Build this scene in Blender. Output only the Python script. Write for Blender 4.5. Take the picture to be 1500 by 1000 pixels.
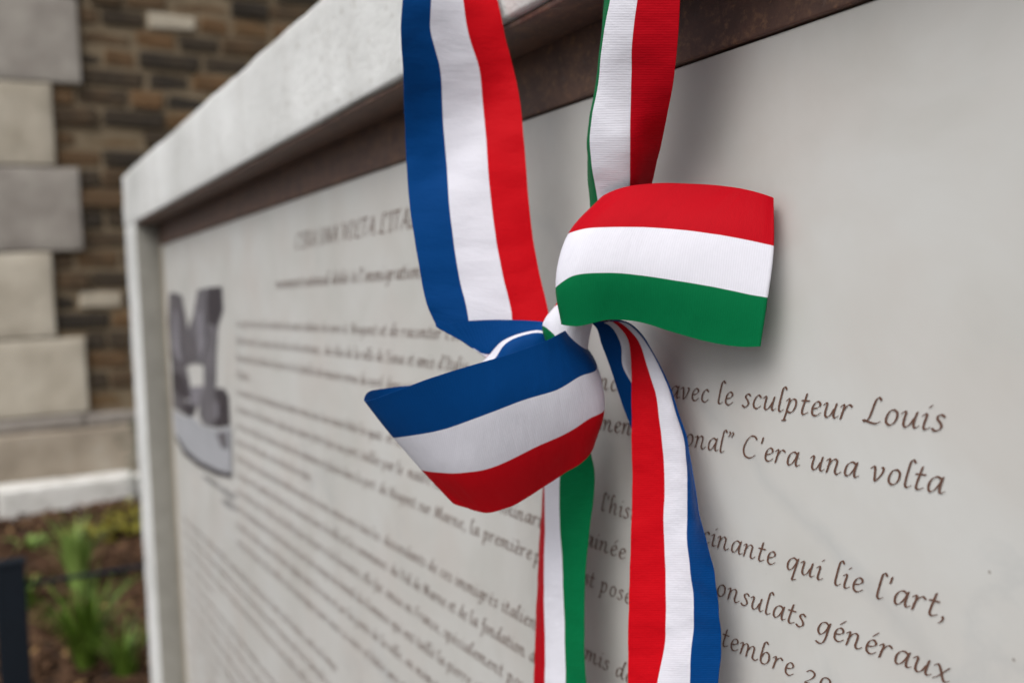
import bpy, bmesh, math, random
from mathutils import Vector, Matrix, noise
for _o in list(bpy.data.objects): bpy.data.objects.remove(_o)
S = bpy.context.scene
COL = S.collection
random.seed(7)
FRB = [[(-0.955,0.12,1.7285),(-0.9217,0.12,1.7285),(-0.8883,0.12,1.7285),(-0.855,0.12,1.7285)],
  [(-0.955,0.03,1.7295),(-0.9217,0.03,1.7295),(-0.8883,0.03,1.7295),(-0.855,0.03,1.7295)],
  [(-0.955,-0.05,1.731),(-0.9217,-0.05,1.731),(-0.8883,-0.05,1.731),(-0.855,-0.05,1.731)],
  [(-0.955,-0.076,1.721),(-0.9217,-0.076,1.721),(-0.8883,-0.076,1.721),(-0.855,-0.076,1.721)],
  [(-0.88408,-0.10726,1.67207),(-0.86184,-0.09869,1.67207),(-0.84066,-0.08847,1.67207),(-0.819,-0.07724,1.67207)],
  [(-0.75237,-0.1616,1.58565),(-0.75067,-0.13713,1.58768),(-0.75217,-0.10791,1.59107),(-0.75213,-0.07584,1.59433)],
  [(-0.75215,-0.16419,1.55831),(-0.7549,-0.13695,1.56463),(-0.75197,-0.10424,1.56343),(-0.74652,-0.07301,1.56368)],
  [(-0.7584,-0.16169,1.5327),(-0.76072,-0.12772,1.53558),(-0.75319,-0.09471,1.53631),(-0.74221,-0.06808,1.53585)],
  [(-0.76367,-0.1596,1.50635),(-0.7653,-0.12442,1.50856),(-0.75735,-0.09064,1.50894),(-0.7387,-0.06472,1.50695)],
  [(-0.76706,-0.1583,1.47921),(-0.76463,-0.12417,1.48014),(-0.75339,-0.09074,1.4797),(-0.73479,-0.06489,1.47786)],
  [(-0.76576,-0.15898,1.4511),(-0.75911,-0.12556,1.45102),(-0.74463,-0.09462,1.44993),(-0.73029,-0.06606,1.4488)],
  [(-0.75648,-0.16179,1.42224),(-0.74839,-0.13,1.42168),(-0.73714,-0.09659,1.42083),(-0.7258,-0.06723,1.41995)],
  [(-0.74737,-0.16277,1.39392),(-0.74145,-0.13091,1.3921),(-0.72912,-0.09764,1.39098),(-0.71992,-0.0679,1.39122)],
  [(-0.73963,-0.16202,1.36608),(-0.73398,-0.13088,1.36229),(-0.72121,-0.09681,1.36095),(-0.71151,-0.06811,1.36266)],
  [(-0.7363,-0.15876,1.33958),(-0.72645,-0.12841,1.33439),(-0.71249,-0.09468,1.329),(-0.69989,-0.06738,1.32666)],
  [(-0.7343,-0.15261,1.32336),(-0.7211,-0.12809,1.30462),(-0.70875,-0.10303,1.28576),(-0.69497,-0.07729,1.26851)],
  None,
  [(-0.72945,-0.15421,1.32296),(-0.71607,-0.12935,1.30431),(-0.70381,-0.10444,1.28556),(-0.68926,-0.07935,1.26853)],
  [(-0.72225,-0.14057,1.32563),(-0.71507,-0.1257,1.30137),(-0.70657,-0.10105,1.28628),(-0.69612,-0.07437,1.27599)],
  [(-0.71085,-0.11933,1.3266),(-0.7076,-0.11425,1.29871),(-0.70138,-0.09297,1.29149),(-0.69403,-0.07404,1.2822)],
  [(-0.6978,-0.10155,1.32584),(-0.69725,-0.10103,1.30208),(-0.69376,-0.08429,1.29949),(-0.6901,-0.07396,1.29345)],
  [(-0.68513,-0.08877,1.32451),(-0.68662,-0.09107,1.30942),(-0.68776,-0.08305,1.30564),(-0.68665,-0.07495,1.30299)],
  [(-0.67564,-0.08186,1.32318),(-0.67812,-0.08505,1.31684),(-0.68003,-0.07844,1.3132),(-0.68096,-0.07427,1.30913)],
  [(-0.66401,-0.06892,1.32158),(-0.66449,-0.06817,1.31724),(-0.66585,-0.06684,1.31392),(-0.66695,-0.06503,1.31057)]]
FRL = [[(-0.66594,-0.06665,1.31714),(-0.66705,-0.0648,1.31433),(-0.6682,-0.06289,1.31258),(-0.67041,-0.06099,1.30971)],
  [(-0.66946,-0.0796,1.31616),(-0.67079,-0.07665,1.30791),(-0.67331,-0.07171,1.29943),(-0.67325,-0.06829,1.29106)],
  [(-0.66933,-0.09142,1.30243),(-0.67217,-0.09107,1.31514),(-0.68026,-0.08694,1.31637),(-0.68186,-0.08276,1.30471)],
  [(-0.67427,-0.10797,1.29269),(-0.6796,-0.10716,1.31321),(-0.69153,-0.1018,1.31372),(-0.69707,-0.09352,1.29062)],
  [(-0.67883,-0.11731,1.28463),(-0.68539,-0.11638,1.30773),(-0.6997,-0.11118,1.30862),(-0.70676,-0.10273,1.27421)],
  [(-0.68456,-0.12241,1.27722),(-0.69107,-0.12169,1.29769),(-0.70739,-0.11805,1.29897),(-0.71756,-0.11131,1.26304)],
  [(-0.6936,-0.1295,1.26914),(-0.70031,-0.12955,1.28596),(-0.71584,-0.12658,1.2871),(-0.72522,-0.1204,1.25202)],
  [(-0.71105,-0.14062,1.27042),(-0.71862,-0.13686,1.25965),(-0.72737,-0.12976,1.24151),(-0.73078,-0.12094,1.20632)],
  [(-0.73378,-0.16523,1.27634),(-0.73232,-0.1495,1.2413),(-0.73164,-0.13906,1.20949),(-0.7267,-0.12039,1.18079)],
  [(-0.74653,-0.19531,1.27517),(-0.74192,-0.18014,1.23952),(-0.73585,-0.1614,1.21156),(-0.72858,-0.1405,1.18318)],
  [(-0.74057,-0.20964,1.27459),(-0.73434,-0.19141,1.23931),(-0.72926,-0.17024,1.21186),(-0.72194,-0.14902,1.18543)],
  [(-0.72795,-0.21847,1.26935),(-0.72411,-0.1978,1.23896),(-0.72197,-0.17577,1.21136),(-0.71812,-0.15272,1.18326)],
  [(-0.70129,-0.21061,1.2749),(-0.70418,-0.19219,1.24166),(-0.70894,-0.17272,1.21122),(-0.70983,-0.14426,1.17803)],
  [(-0.67503,-0.19027,1.28576),(-0.67958,-0.17337,1.24759),(-0.69152,-0.16151,1.21128),(-0.69971,-0.13431,1.17459)],
  [(-0.65094,-0.16347,1.29615),(-0.65898,-0.15742,1.25628),(-0.67211,-0.14409,1.21509),(-0.68568,-0.11829,1.17973)],
  [(-0.63336,-0.13414,1.30488),(-0.63608,-0.12618,1.26958),(-0.64592,-0.11048,1.23285),(-0.66962,-0.09528,1.195)],
  [(-0.62923,-0.11093,1.31207),(-0.62871,-0.10346,1.27528),(-0.63905,-0.09268,1.24055),(-0.66093,-0.08012,1.20572)],
  [(-0.63744,-0.09404,1.3165),(-0.62974,-0.0834,1.28331),(-0.63521,-0.07398,1.25),(-0.65314,-0.06892,1.2146)],
  [(-0.6481,-0.08202,1.31773),(-0.63852,-0.06351,1.28602),(-0.63994,-0.05698,1.25427),(-0.65695,-0.05586,1.22505)],
  [(-0.65759,-0.07431,1.31768),(-0.65235,-0.05486,1.29108),(-0.65402,-0.0486,1.26091),(-0.66856,-0.04934,1.23067)],
  [(-0.66619,-0.06712,1.31716),(-0.66687,-0.05521,1.30241),(-0.67341,-0.04766,1.28963),(-0.6789,-0.04852,1.27836)],
  [(-0.6688,-0.06365,1.31585),(-0.67,-0.05981,1.31345),(-0.67343,-0.05578,1.31207),(-0.67541,-0.05331,1.31025)]]
FRT = [[(-0.65316,-0.0531,1.3209),(-0.65002,-0.05761,1.32276),(-0.65239,-0.05983,1.32338),(-0.65425,-0.06115,1.32343)],
  [(-0.61754,-0.04606,1.32147),(-0.62592,-0.04047,1.32162),(-0.63323,-0.04546,1.32284),(-0.63956,-0.04874,1.32295)],
  [(-0.60506,-0.0411,1.30964),(-0.61579,-0.03364,1.30894),(-0.6234,-0.03697,1.31103),(-0.63213,-0.04027,1.31313)],
  [(-0.59988,-0.02984,1.28611),(-0.60334,-0.02787,1.28578),(-0.61555,-0.03155,1.28541),(-0.62805,-0.03788,1.28522)],
  [(-0.58985,-0.02813,1.26672),(-0.59329,-0.02613,1.26629),(-0.60853,-0.02927,1.26436),(-0.62743,-0.03924,1.26219)],
  [(-0.58129,-0.02543,1.24292),(-0.5849,-0.02375,1.24237),(-0.60479,-0.02915,1.24083),(-0.62653,-0.04017,1.2386)],
  [(-0.57416,-0.02697,1.22377),(-0.582,-0.02268,1.22226),(-0.60267,-0.02967,1.21935),(-0.62594,-0.04147,1.21661)],
  [(-0.56407,-0.03137,1.20528),(-0.58169,-0.02431,1.20216),(-0.60176,-0.03018,1.1993),(-0.62541,-0.04262,1.19724)],
  [(-0.55724,-0.03066,1.17321),(-0.58313,-0.02448,1.16721),(-0.6023,-0.03079,1.16441),(-0.62471,-0.04515,1.16218)],
  [(-0.55146,-0.02712,1.14621),(-0.57698,-0.02658,1.14024),(-0.60047,-0.03264,1.13585),(-0.62523,-0.04724,1.13262)],
  [(-0.54685,-0.02573,1.11946),(-0.57321,-0.02683,1.11267),(-0.59865,-0.03448,1.10737),(-0.62562,-0.04911,1.10297)],
  [(-0.54488,-0.02713,1.09265),(-0.57395,-0.02919,1.08435),(-0.59995,-0.03591,1.07794),(-0.62601,-0.05098,1.07324)],
  [(-0.5453,-0.03086,1.06565),(-0.57469,-0.03156,1.05595),(-0.60402,-0.0404,1.04812),(-0.62602,-0.05217,1.04341)],
  [(-0.54718,-0.03445,1.02614),(-0.57661,-0.03538,1.01503),(-0.60573,-0.04396,1.00597),(-0.62594,-0.05457,1.00087)],
  [(-0.54856,-0.03821,0.97665),(-0.57777,-0.03893,0.96375),(-0.60537,-0.04691,0.95366),(-0.62583,-0.05807,0.94769)],
  [(-0.54854,-0.04305,0.91286),(-0.57817,-0.04221,0.90205),(-0.60511,-0.05063,0.89603),(-0.62571,-0.06157,0.89437)]]
FRS = [[(-0.65427,-0.06109,1.32449),(-0.65141,-0.0579,1.32435),(-0.64888,-0.05324,1.32415),(-0.6485,-0.04846,1.32285)],
  [(-0.65059,-0.05487,1.31889),(-0.64279,-0.04671,1.31911),(-0.64046,-0.03619,1.31806),(-0.64213,-0.02471,1.31637)],
  [(-0.64795,-0.05145,1.30544),(-0.63672,-0.04122,1.30516),(-0.6375,-0.02588,1.30421),(-0.64363,-0.01625,1.30345)],
  [(-0.64694,-0.04517,1.28798),(-0.63716,-0.03969,1.28807),(-0.64281,-0.02081,1.28646),(-0.65002,-0.00899,1.28528)],
  [(-0.64862,-0.0377,1.26903),(-0.63566,-0.03053,1.26934),(-0.64163,-0.01646,1.26777),(-0.64931,-0.00554,1.26635)],
  [(-0.64839,-0.0326,1.25399),(-0.6384,-0.02461,1.25412),(-0.64132,-0.01329,1.25284),(-0.64734,-0.00352,1.25144)],
  [(-0.64708,-0.02754,1.23949),(-0.63974,-0.02026,1.23951),(-0.63964,-0.01174,1.23868),(-0.64591,-0.00244,1.23712)],
  [(-0.64517,-0.02358,1.22402),(-0.63993,-0.01809,1.22405),(-0.64008,-0.01002,1.22315),(-0.64445,-0.00141,1.2217)]]
ITB = [[(-0.585,0.12,1.7285),(-0.5517,0.12,1.7285),(-0.5183,0.12,1.7285),(-0.485,0.12,1.7285)],
  [(-0.585,0.03,1.7295),(-0.5517,0.03,1.7295),(-0.5183,0.03,1.7295),(-0.485,0.03,1.7295)],
  [(-0.585,-0.05,1.731),(-0.5517,-0.05,1.731),(-0.5183,-0.05,1.731),(-0.485,-0.05,1.731)],
  [(-0.585,-0.076,1.721),(-0.5517,-0.076,1.721),(-0.5183,-0.076,1.721),(-0.485,-0.076,1.721)],
  [(-0.58757,-0.07709,1.65273),(-0.55888,-0.08053,1.65273),(-0.52764,-0.07936,1.65273),(-0.49617,-0.07467,1.65273)],
  [(-0.59234,-0.07541,1.55122),(-0.57222,-0.08522,1.54479),(-0.54498,-0.0819,1.53777),(-0.5169,-0.06849,1.53156)],
  [(-0.60388,-0.07175,1.5296),(-0.582,-0.08461,1.52326),(-0.55406,-0.07991,1.51697),(-0.52339,-0.06592,1.51082)],
  [(-0.61743,-0.06854,1.49955),(-0.59548,-0.08114,1.49436),(-0.56774,-0.07244,1.48937),(-0.53791,-0.0599,1.48422)],
  [(-0.63135,-0.06524,1.47626),(-0.60522,-0.08065,1.47112),(-0.57565,-0.0684,1.46765),(-0.55531,-0.05181,1.46731)],
  [(-0.63764,-0.06402,1.45899),(-0.61161,-0.07953,1.4546),(-0.58114,-0.06567,1.45059),(-0.57872,-0.04003,1.45115)],
  [(-0.63985,-0.06357,1.4429),(-0.61578,-0.07627,1.43948),(-0.58738,-0.06195,1.43619),(-0.59298,-0.0341,1.43861)],
  [(-0.64172,-0.06238,1.42769),(-0.62084,-0.07023,1.42625),(-0.59533,-0.05707,1.42263),(-0.60567,-0.02956,1.42522)],
  [(-0.64225,-0.06083,1.41223),(-0.62665,-0.06371,1.41076),(-0.6052,-0.05157,1.40884),(-0.61535,-0.02809,1.40992)],
  [(-0.6489,-0.05967,1.3814),(-0.63724,-0.0592,1.38073),(-0.62316,-0.05009,1.3798),(-0.62815,-0.03403,1.37987)],
  [(-0.65925,-0.06234,1.33946),(-0.65262,-0.06283,1.33836),(-0.6462,-0.0595,1.33713),(-0.64953,-0.05106,1.33574)],
  [(-0.66518,-0.06698,1.32039),(-0.66074,-0.06725,1.31993),(-0.65666,-0.06607,1.31939),(-0.65985,-0.06159,1.31804)]]
ITL = [[(-0.65655,-0.06633,1.31515),(-0.65736,-0.0676,1.31733),(-0.65793,-0.06841,1.31949),(-0.65874,-0.06968,1.32168)],
  [(-0.6488,-0.07209,1.32401),(-0.64909,-0.07147,1.33449),(-0.6459,-0.07047,1.3475),(-0.64208,-0.06619,1.36031)],
  [(-0.63977,-0.08259,1.32565),(-0.64349,-0.08044,1.35039),(-0.64246,-0.07141,1.37705),(-0.63516,-0.05549,1.39868)],
  [(-0.6307,-0.09544,1.32432),(-0.63308,-0.09703,1.35021),(-0.63121,-0.08533,1.38681),(-0.62413,-0.06539,1.41051)],
  [(-0.62197,-0.10257,1.32326),(-0.62214,-0.10626,1.3503),(-0.61991,-0.09581,1.38866),(-0.61346,-0.07048,1.41447)],
  [(-0.60823,-0.09833,1.32198),(-0.60357,-0.10262,1.35806),(-0.59985,-0.0921,1.39116),(-0.59463,-0.06454,1.41975)],
  [(-0.59128,-0.08125,1.32596),(-0.58568,-0.0883,1.35927),(-0.58174,-0.07756,1.39073),(-0.57767,-0.0498,1.42127)],
  [(-0.57461,-0.06539,1.32339),(-0.568,-0.07061,1.35655),(-0.56483,-0.06114,1.38918),(-0.55925,-0.03274,1.41925)],
  [(-0.55767,-0.05166,1.3162),(-0.54949,-0.05368,1.35175),(-0.54627,-0.04609,1.38589),(-0.53949,-0.01761,1.41565)],
  [(-0.53446,-0.03481,1.3082),(-0.52543,-0.03509,1.34549),(-0.52341,-0.02964,1.38027),(-0.52152,-0.0122,1.41123)],
  [(-0.51173,-0.02462,1.30549),(-0.50438,-0.02408,1.33995),(-0.5024,-0.01876,1.37429),(-0.50534,-0.01018,1.40614)],
  [(-0.5025,-0.0222,1.30609),(-0.49667,-0.02051,1.33836),(-0.4948,-0.01547,1.37201),(-0.49858,-0.01057,1.40366)],
  [(-0.50729,-0.01842,1.30616),(-0.50219,-0.01601,1.33803),(-0.50042,-0.0111,1.37227),(-0.50429,-0.00643,1.40336)],
  [(-0.5202,-0.01704,1.30615),(-0.51526,-0.01489,1.3386),(-0.51442,-0.00965,1.37213),(-0.51754,-0.00574,1.40281)],
  [(-0.54899,-0.02564,1.31061),(-0.54605,-0.02075,1.34398),(-0.54576,-0.01681,1.37494),(-0.54696,-0.01168,1.40366)],
  [(-0.60536,-0.03997,1.32486),(-0.60145,-0.0389,1.34561),(-0.6008,-0.03548,1.36571),(-0.6019,-0.03055,1.39098)],
  [(-0.64653,-0.0573,1.32436),(-0.64192,-0.05894,1.32763),(-0.64134,-0.05718,1.33385),(-0.6408,-0.05533,1.34164)],
  [(-0.65982,-0.06165,1.31697),(-0.66039,-0.06246,1.31915),(-0.66096,-0.06328,1.32133),(-0.66152,-0.06409,1.3235)]]
ITT = [[(-0.67711,-0.05221,1.31069),(-0.67816,-0.05414,1.31078),(-0.6792,-0.05607,1.31086),(-0.68025,-0.058,1.31095)],
  [(-0.68748,-0.04283,1.28305),(-0.69631,-0.04459,1.28159),(-0.70657,-0.04695,1.27951),(-0.71552,-0.04692,1.27729)],
  [(-0.69193,-0.04008,1.24868),(-0.70882,-0.04432,1.24528),(-0.72648,-0.04585,1.24148),(-0.74005,-0.0461,1.23787)],
  [(-0.69455,-0.03565,1.21777),(-0.72399,-0.04457,1.21109),(-0.74543,-0.04714,1.20391),(-0.76341,-0.03891,1.19818)],
  [(-0.69235,-0.0339,1.19667),(-0.72859,-0.0452,1.18695),(-0.75631,-0.0451,1.17549),(-0.78075,-0.03223,1.16749)],
  [(-0.69283,-0.03523,1.17324),(-0.7298,-0.04582,1.16312),(-0.75927,-0.04475,1.15172),(-0.78418,-0.03269,1.14427)],
  [(-0.69611,-0.03785,1.1471),(-0.7298,-0.04605,1.14173),(-0.76041,-0.04443,1.1355),(-0.78437,-0.03467,1.12933)],
  [(-0.70011,-0.04044,1.11421),(-0.72806,-0.04645,1.10878),(-0.75849,-0.04667,1.10181),(-0.78274,-0.03963,1.09503)],
  [(-0.70102,-0.04324,1.06551),(-0.72673,-0.04731,1.05905),(-0.75596,-0.04963,1.05124),(-0.78079,-0.04588,1.04348)],
  [(-0.6975,-0.04612,1.01808),(-0.7251,-0.04971,1.00964),(-0.75458,-0.05263,1.00042),(-0.77839,-0.05128,0.99213)],
  [(-0.69373,-0.04953,0.96175),(-0.7221,-0.05265,0.95126),(-0.75265,-0.05568,0.93989),(-0.7773,-0.05604,0.93017)],
  [(-0.69081,-0.05241,0.90516),(-0.71911,-0.05558,0.89303),(-0.74958,-0.05867,0.87987),(-0.77505,-0.06071,0.86872)],
  [(-0.68914,-0.05495,0.85382),(-0.71695,-0.05802,0.83433),(-0.74719,-0.06154,0.81335),(-0.77273,-0.06456,0.79436)]]
ITK = [[(-0.66953,-0.06083,1.29615),(-0.67104,-0.06273,1.30437),(-0.67255,-0.06463,1.31258),(-0.67413,-0.06638,1.3235)],
  [(-0.67555,-0.08136,1.30698),(-0.67644,-0.08253,1.31134),(-0.67344,-0.08187,1.32427),(-0.67149,-0.07687,1.33693)],
  [(-0.66619,-0.09109,1.30995),(-0.66577,-0.0933,1.32121),(-0.66016,-0.0856,1.33512),(-0.65543,-0.07572,1.34523)],
  [(-0.6514,-0.09146,1.30671),(-0.65126,-0.09239,1.3151),(-0.64633,-0.08289,1.33756),(-0.6429,-0.07543,1.34762)],
  [(-0.64408,-0.08379,1.29137),(-0.64478,-0.08592,1.30293),(-0.63975,-0.07734,1.33471),(-0.63757,-0.07219,1.34483)],
  [(-0.64552,-0.0719,1.28941),(-0.64461,-0.07327,1.30004),(-0.64038,-0.0659,1.33422),(-0.63867,-0.06162,1.34446)],
  [(-0.65456,-0.06102,1.29141),(-0.65462,-0.05986,1.30309),(-0.65216,-0.05195,1.33366),(-0.65093,-0.04852,1.34417)],
  [(-0.66597,-0.0587,1.29398),(-0.66632,-0.05793,1.30693),(-0.66448,-0.05159,1.33368),(-0.66426,-0.05,1.34443)]]
TEXT_LINES = [
  (1.4312, [("C'ERA UNA VOLTA L'ITA", -1.638, -1.1443), ('LIA', -1.1421, -1.0978)]),
  (1.3689, [("monument national dédié à l'", -1.769, -1.319), ('immigration', -1.3135, -1.1171), ('italienne', -1.1005, -0.9777)]),
  (1.2957, [('Le projet est né de la volonté des amis italiens de vivre à', -2.0895, -1.3986), ("Nogent et de raconter l'Ital", -1.3806, -0.9846), ('ie.', -0.9812, -0.9546)]),
  (1.2602, [('Réalisée avec le concours des élus et des artisans,', -2.0977, -1.528), ("des élus de la ville de Siena et amis d'Italie,", -1.5072, -0.9879), ('et par la belle re', -0.971, -0.7336), ('ncontre', -0.7315, -0.6372), ('avec le sculpteur Louis', -0.631, -0.3781)]),
  (1.2243, [("l'association des tailleurs de pierre et les familles des maçons venus du nord", -2.1059, -1.2637), ('donnent à la ville un très beau et grand monu', -1.2486, -0.7381), ('ment nati', -0.7337, -0.6164), ("onal” C'era una volta", -0.6138, -0.3788)]),
  (1.1882, [("l'Italie", -2.1141, -2.0082)]),
  (1.1517, [('Ce monument est un hommage aux hommes venus avec leur savoir bâtir les quais', -2.1225, -1.2729), ('et les maisons du village, il dit à tous', -1.2576, -0.7584), ("l'histoire fas", -0.7349, -0.5998), ("cinante qui lie l'art,", -0.5965, -0.3779)]),
  (1.1149, [('la mémoire et les métiers, dans une œuvre forte face au port, taillée par le', -2.1309, -1.2037), ('maître tailleur Louis', -1.1852, -0.9576), ('Molinari, parr', -0.9479, -0.7724), ('ainée par les c', -0.7642, -0.5837), ('onsulats généraux', -0.5814, -0.3772)]),
  (1.0777, [("de France et d'Italie. Donnée en don à la commune et placée dans le port", -2.1394, -1.3113), ('de Nogent sur Marne, la première', -1.2927, -0.8658), ('pierre e', -0.8603, -0.7713), ('st posée le 12 sep', -0.769, -0.5791), ('tembre 2006 par la', -0.5767, -0.3649)]),
  (1.0441, [('maires des villes amies, et des élus de la région.', -2.1471, -1.6106)]),
  (1.007, [('Elle fut offerte en présence des nombreux amis et voisins, venus avec tous les', -2.1556, -1.3018), ('descendants de ces immigrés italien', -1.2834, -0.8615), ('s, les a', -0.8588, -0.7712), ('mis de la ville et', -0.7701, -0.5774)]),
  (0.9711, [('La statue est le symbole de leurs liens anciens avec la ville et les communes', -2.1638, -1.2801), ('du Val de Marne et de la fondation d', -1.2623, -0.867), ('es arts et métiers', -0.8642, -0.6285)]),
  (0.9331, [('En ces mêmes jours de fête, sur la belle place du port et de la mairie, elle fut', -2.1725, -1.3006), ('émise en France,', -1.2849, -1.102), ('spécialement pour', -1.0939, -0.8755), ('les amis des deux arts', -0.8699, -0.6303)]),
  (0.8951, [('une vue commémorative et leur dessin est une fière image du travail des hommes qui ont taillé la pierre et', -2.1812, -0.994)]),
  (0.857, [('le marbre des deux pays et de leurs enfants dans les rues et sur les ponts de la ville, en mémoire de tous', -2.1899, -1.0027)]),
  (0.8186, [('ceux qui sont partis de la vallée et des montagnes pour venir ici vivre et bâtir une vie nouvelle, en paix', -2.1987, -1.0115)]),
  (0.7486, [('Il monumento nazionale nasce dalla volontà della comunità italiana e degli amici di tante città lontane, uniti nel tempo', -2.87, -1.526)]),
  (0.7092, [('dal lavoro e dalla pietra, come segno di gratitudine verso la terra che li ha accolti, insieme alle loro famiglie e ai figli', -2.87, -1.4812)]),
  (0.6695, [('nati in questa valle, dove il fiume scorre piano e la gente canta ancora le canzoni di una volta, nelle sere di festa', -2.87, -1.5596)]),
  (0.6293, [('del paese. La scultura racconta il', -2.87, -2.4892)]),
  (0.5889, [('per costruire case, ponti e strade, e per dare ai figli un futuro migliore, senza mai scordare il loro paese lontano', -2.87, -1.5708)]),
  (0.548, [('e la lingua delle madri, il pane, il vino e le feste del santo, nel cortile della casa antica, tra amici e parenti.', -2.87, -1.582)]),
  (0.5068, [('Il monumento nazionale nasce dalla volontà della comunità italiana e degli amici di tante città lontane, uniti nel tempo', -2.87, -1.526)]),
  (0.4652, [('dal lavoro e dalla pietra, come segno di gratitudine verso la terra che li ha accolti, insieme alle loro famiglie e ai figli', -2.87, -1.4812)]),
  (0.4232, [('nati in questa valle, dove il fiume', -2.87, -2.478)]),
  (0.3808, [('del paese. La scultura racconta il viaggio, la fatica e la speranza di donne e uomini che hanno lasciato le montagne', -2.87, -1.5708)]),
  (0.338, [('per costruire case, ponti e strade, e per dare ai figli un futuro migliore, senza mai scordare il loro paese lontano', -2.87, -1.5708)]),
  (0.2948, [('e la lingua delle madri, il pane, il vino e le feste del santo, nel cortile della casa antica, tra amici e parenti.', -2.87, -1.582)]),
  (0.2512, [('Il monumento nazionale nasce dalla volontà della comunità italiana e degli amici di tante città lontane, uniti nel tempo', -2.87, -1.526)]),
  (0.2072, [('e la lingua delle madri', -2.87, -2.6124)])]
PRINT_SHAPES = [
  ('mid', [(-2.705, 1.2714), (-2.4172, 1.2721), (-2.4372, 1.1972), (-2.5619, 1.1973), (-2.6884, 1.1834)]),
  ('grey2', [(-2.676, 1.13), (-2.4501, 1.1492), (-2.464, 1.0976), (-2.6768, 1.0795)]),
  ('grey', [(-2.8718, 1.3759), (-2.8068, 1.3793), (-2.6841, 1.3688), (-2.6478, 1.3199), (-2.6134, 1.268), (-2.5072, 1.2552), (-2.5473, 1.2031), (-2.6733, 1.1868), (-2.6395, 1.1409), (-2.6337, 1.1043), (-2.7152, 1.0937), (-2.6553, 1.0867), (-2.5517, 1.0953), (-2.6145, 1.0585), (-2.7421, 1.052), (-2.9099, 1.0568), (-2.8977, 1.1759), (-2.9163, 1.2904)]),
  ('mid', [(-2.4728, 1.3788), (-2.3532, 1.3822), (-2.2036, 1.3814), (-2.2041, 1.3302), (-2.2668, 1.2927), (-2.3001, 1.2281), (-2.3237, 1.1519), (-2.2379, 1.1578), (-2.1974, 1.1426), (-2.1968, 1.0789), (-2.3252, 1.0597), (-2.4888, 1.0502), (-2.5459, 1.0701), (-2.5148, 1.1186), (-2.464, 1.1423), (-2.4504, 1.1926), (-2.5072, 1.2552), (-2.6339, 1.2728), (-2.54, 1.3203)]),
  ('dark', [(-2.3422, 1.3811), (-2.2138, 1.3812), (-2.2121, 1.3302), (-2.2879, 1.2933), (-2.3744, 1.3017), (-2.3745, 1.3446)]),
  ('dark', [(-2.8934, 1.1589), (-2.7675, 1.1629), (-2.699, 1.1478), (-2.6424, 1.1026), (-2.7875, 1.098), (-2.892, 1.1131)]),
  ('dark', [(-2.3361, 1.1463), (-2.2432, 1.1529), (-2.2017, 1.1414), (-2.2028, 1.0783), (-2.3243, 1.0631), (-2.3864, 1.063), (-2.2954, 1.0932)]),
  ('dark', [(-2.9077, 1.2158), (-2.8145, 1.2079), (-2.8059, 1.186), (-2.8714, 1.1772)]),
  ('dark', [(-2.7547, 1.0784), (-2.6372, 1.0924), (-2.5947, 1.0813), (-2.6422, 1.0559), (-2.7272, 1.0534)]),
  ('grey2', [(-2.8068, 1.3306), (-2.7474, 1.3251), (-2.7265, 1.2005), (-2.8059, 1.186), (-2.844, 1.2631)]),
  ('grey2', [(-2.4862, 1.3304), (-2.416, 1.3206), (-2.3975, 1.2581), (-2.4723, 1.2015), (-2.5072, 1.2552)]),
  ('grey2', [(-2.3447, 1.1125), (-2.2979, 1.1257), (-2.2954, 1.0932), (-2.332, 1.0756)]),
  ('base', [(-2.9052, 1.0515), (-2.7438, 1.0464), (-2.6016, 1.0571), (-2.4895, 1.0476), (-2.326, 1.0563), (-2.1854, 1.0774), (-2.2031, 0.9684), (-2.374, 0.9531), (-2.5927, 0.9481), (-2.8004, 0.957), (-2.8857, 0.9812)]),
  ('mid', [(-2.3394, 1.0463), (-2.2201, 1.0638), (-2.2199, 1.0229), (-2.2926, 1.0186)]),
  ('dark', [(-2.8956, 0.9801), (-2.8572, 0.9815), (-2.7263, 0.9594), (-2.5653, 0.9533), (-2.3502, 0.9598), (-2.202, 0.9731), (-2.2043, 0.9632), (-2.3646, 0.9462), (-2.5826, 0.9374), (-2.7604, 0.9418)])]
CAPTION = [[(-2.5291, 0.8951), (-2.1923, 0.9315)], [(-2.3229, 0.884), (-2.1905, 0.8947)]]
CAM_ROT = [[0.476224, -0.027127, 0.878905], [0.878458, 0.059013, -0.474161], [-0.039004, 0.997889, 0.051933]]

# ------------------------------------------------------------------ camera
cam_d = bpy.data.cameras.new("camera"); cam = bpy.data.objects.new("camera", cam_d); COL.objects.link(cam)
R3 = Matrix(CAM_ROT)                      # rows: world axes expressed in camera space
cam.matrix_world = Matrix.Translation((0, -.48, 1.35)) @ R3.to_4x4()
cam_d.sensor_width = 36; cam_d.lens = 1458/1500*36
cam_d.clip_start = .02; cam_d.clip_end = 500
cam_d.dof.use_dof = True; cam_d.dof.focus_distance = .675; cam_d.dof.aperture_fstop = 4.0
cam_d.dof.aperture_blades = 9
S.camera = cam
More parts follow.
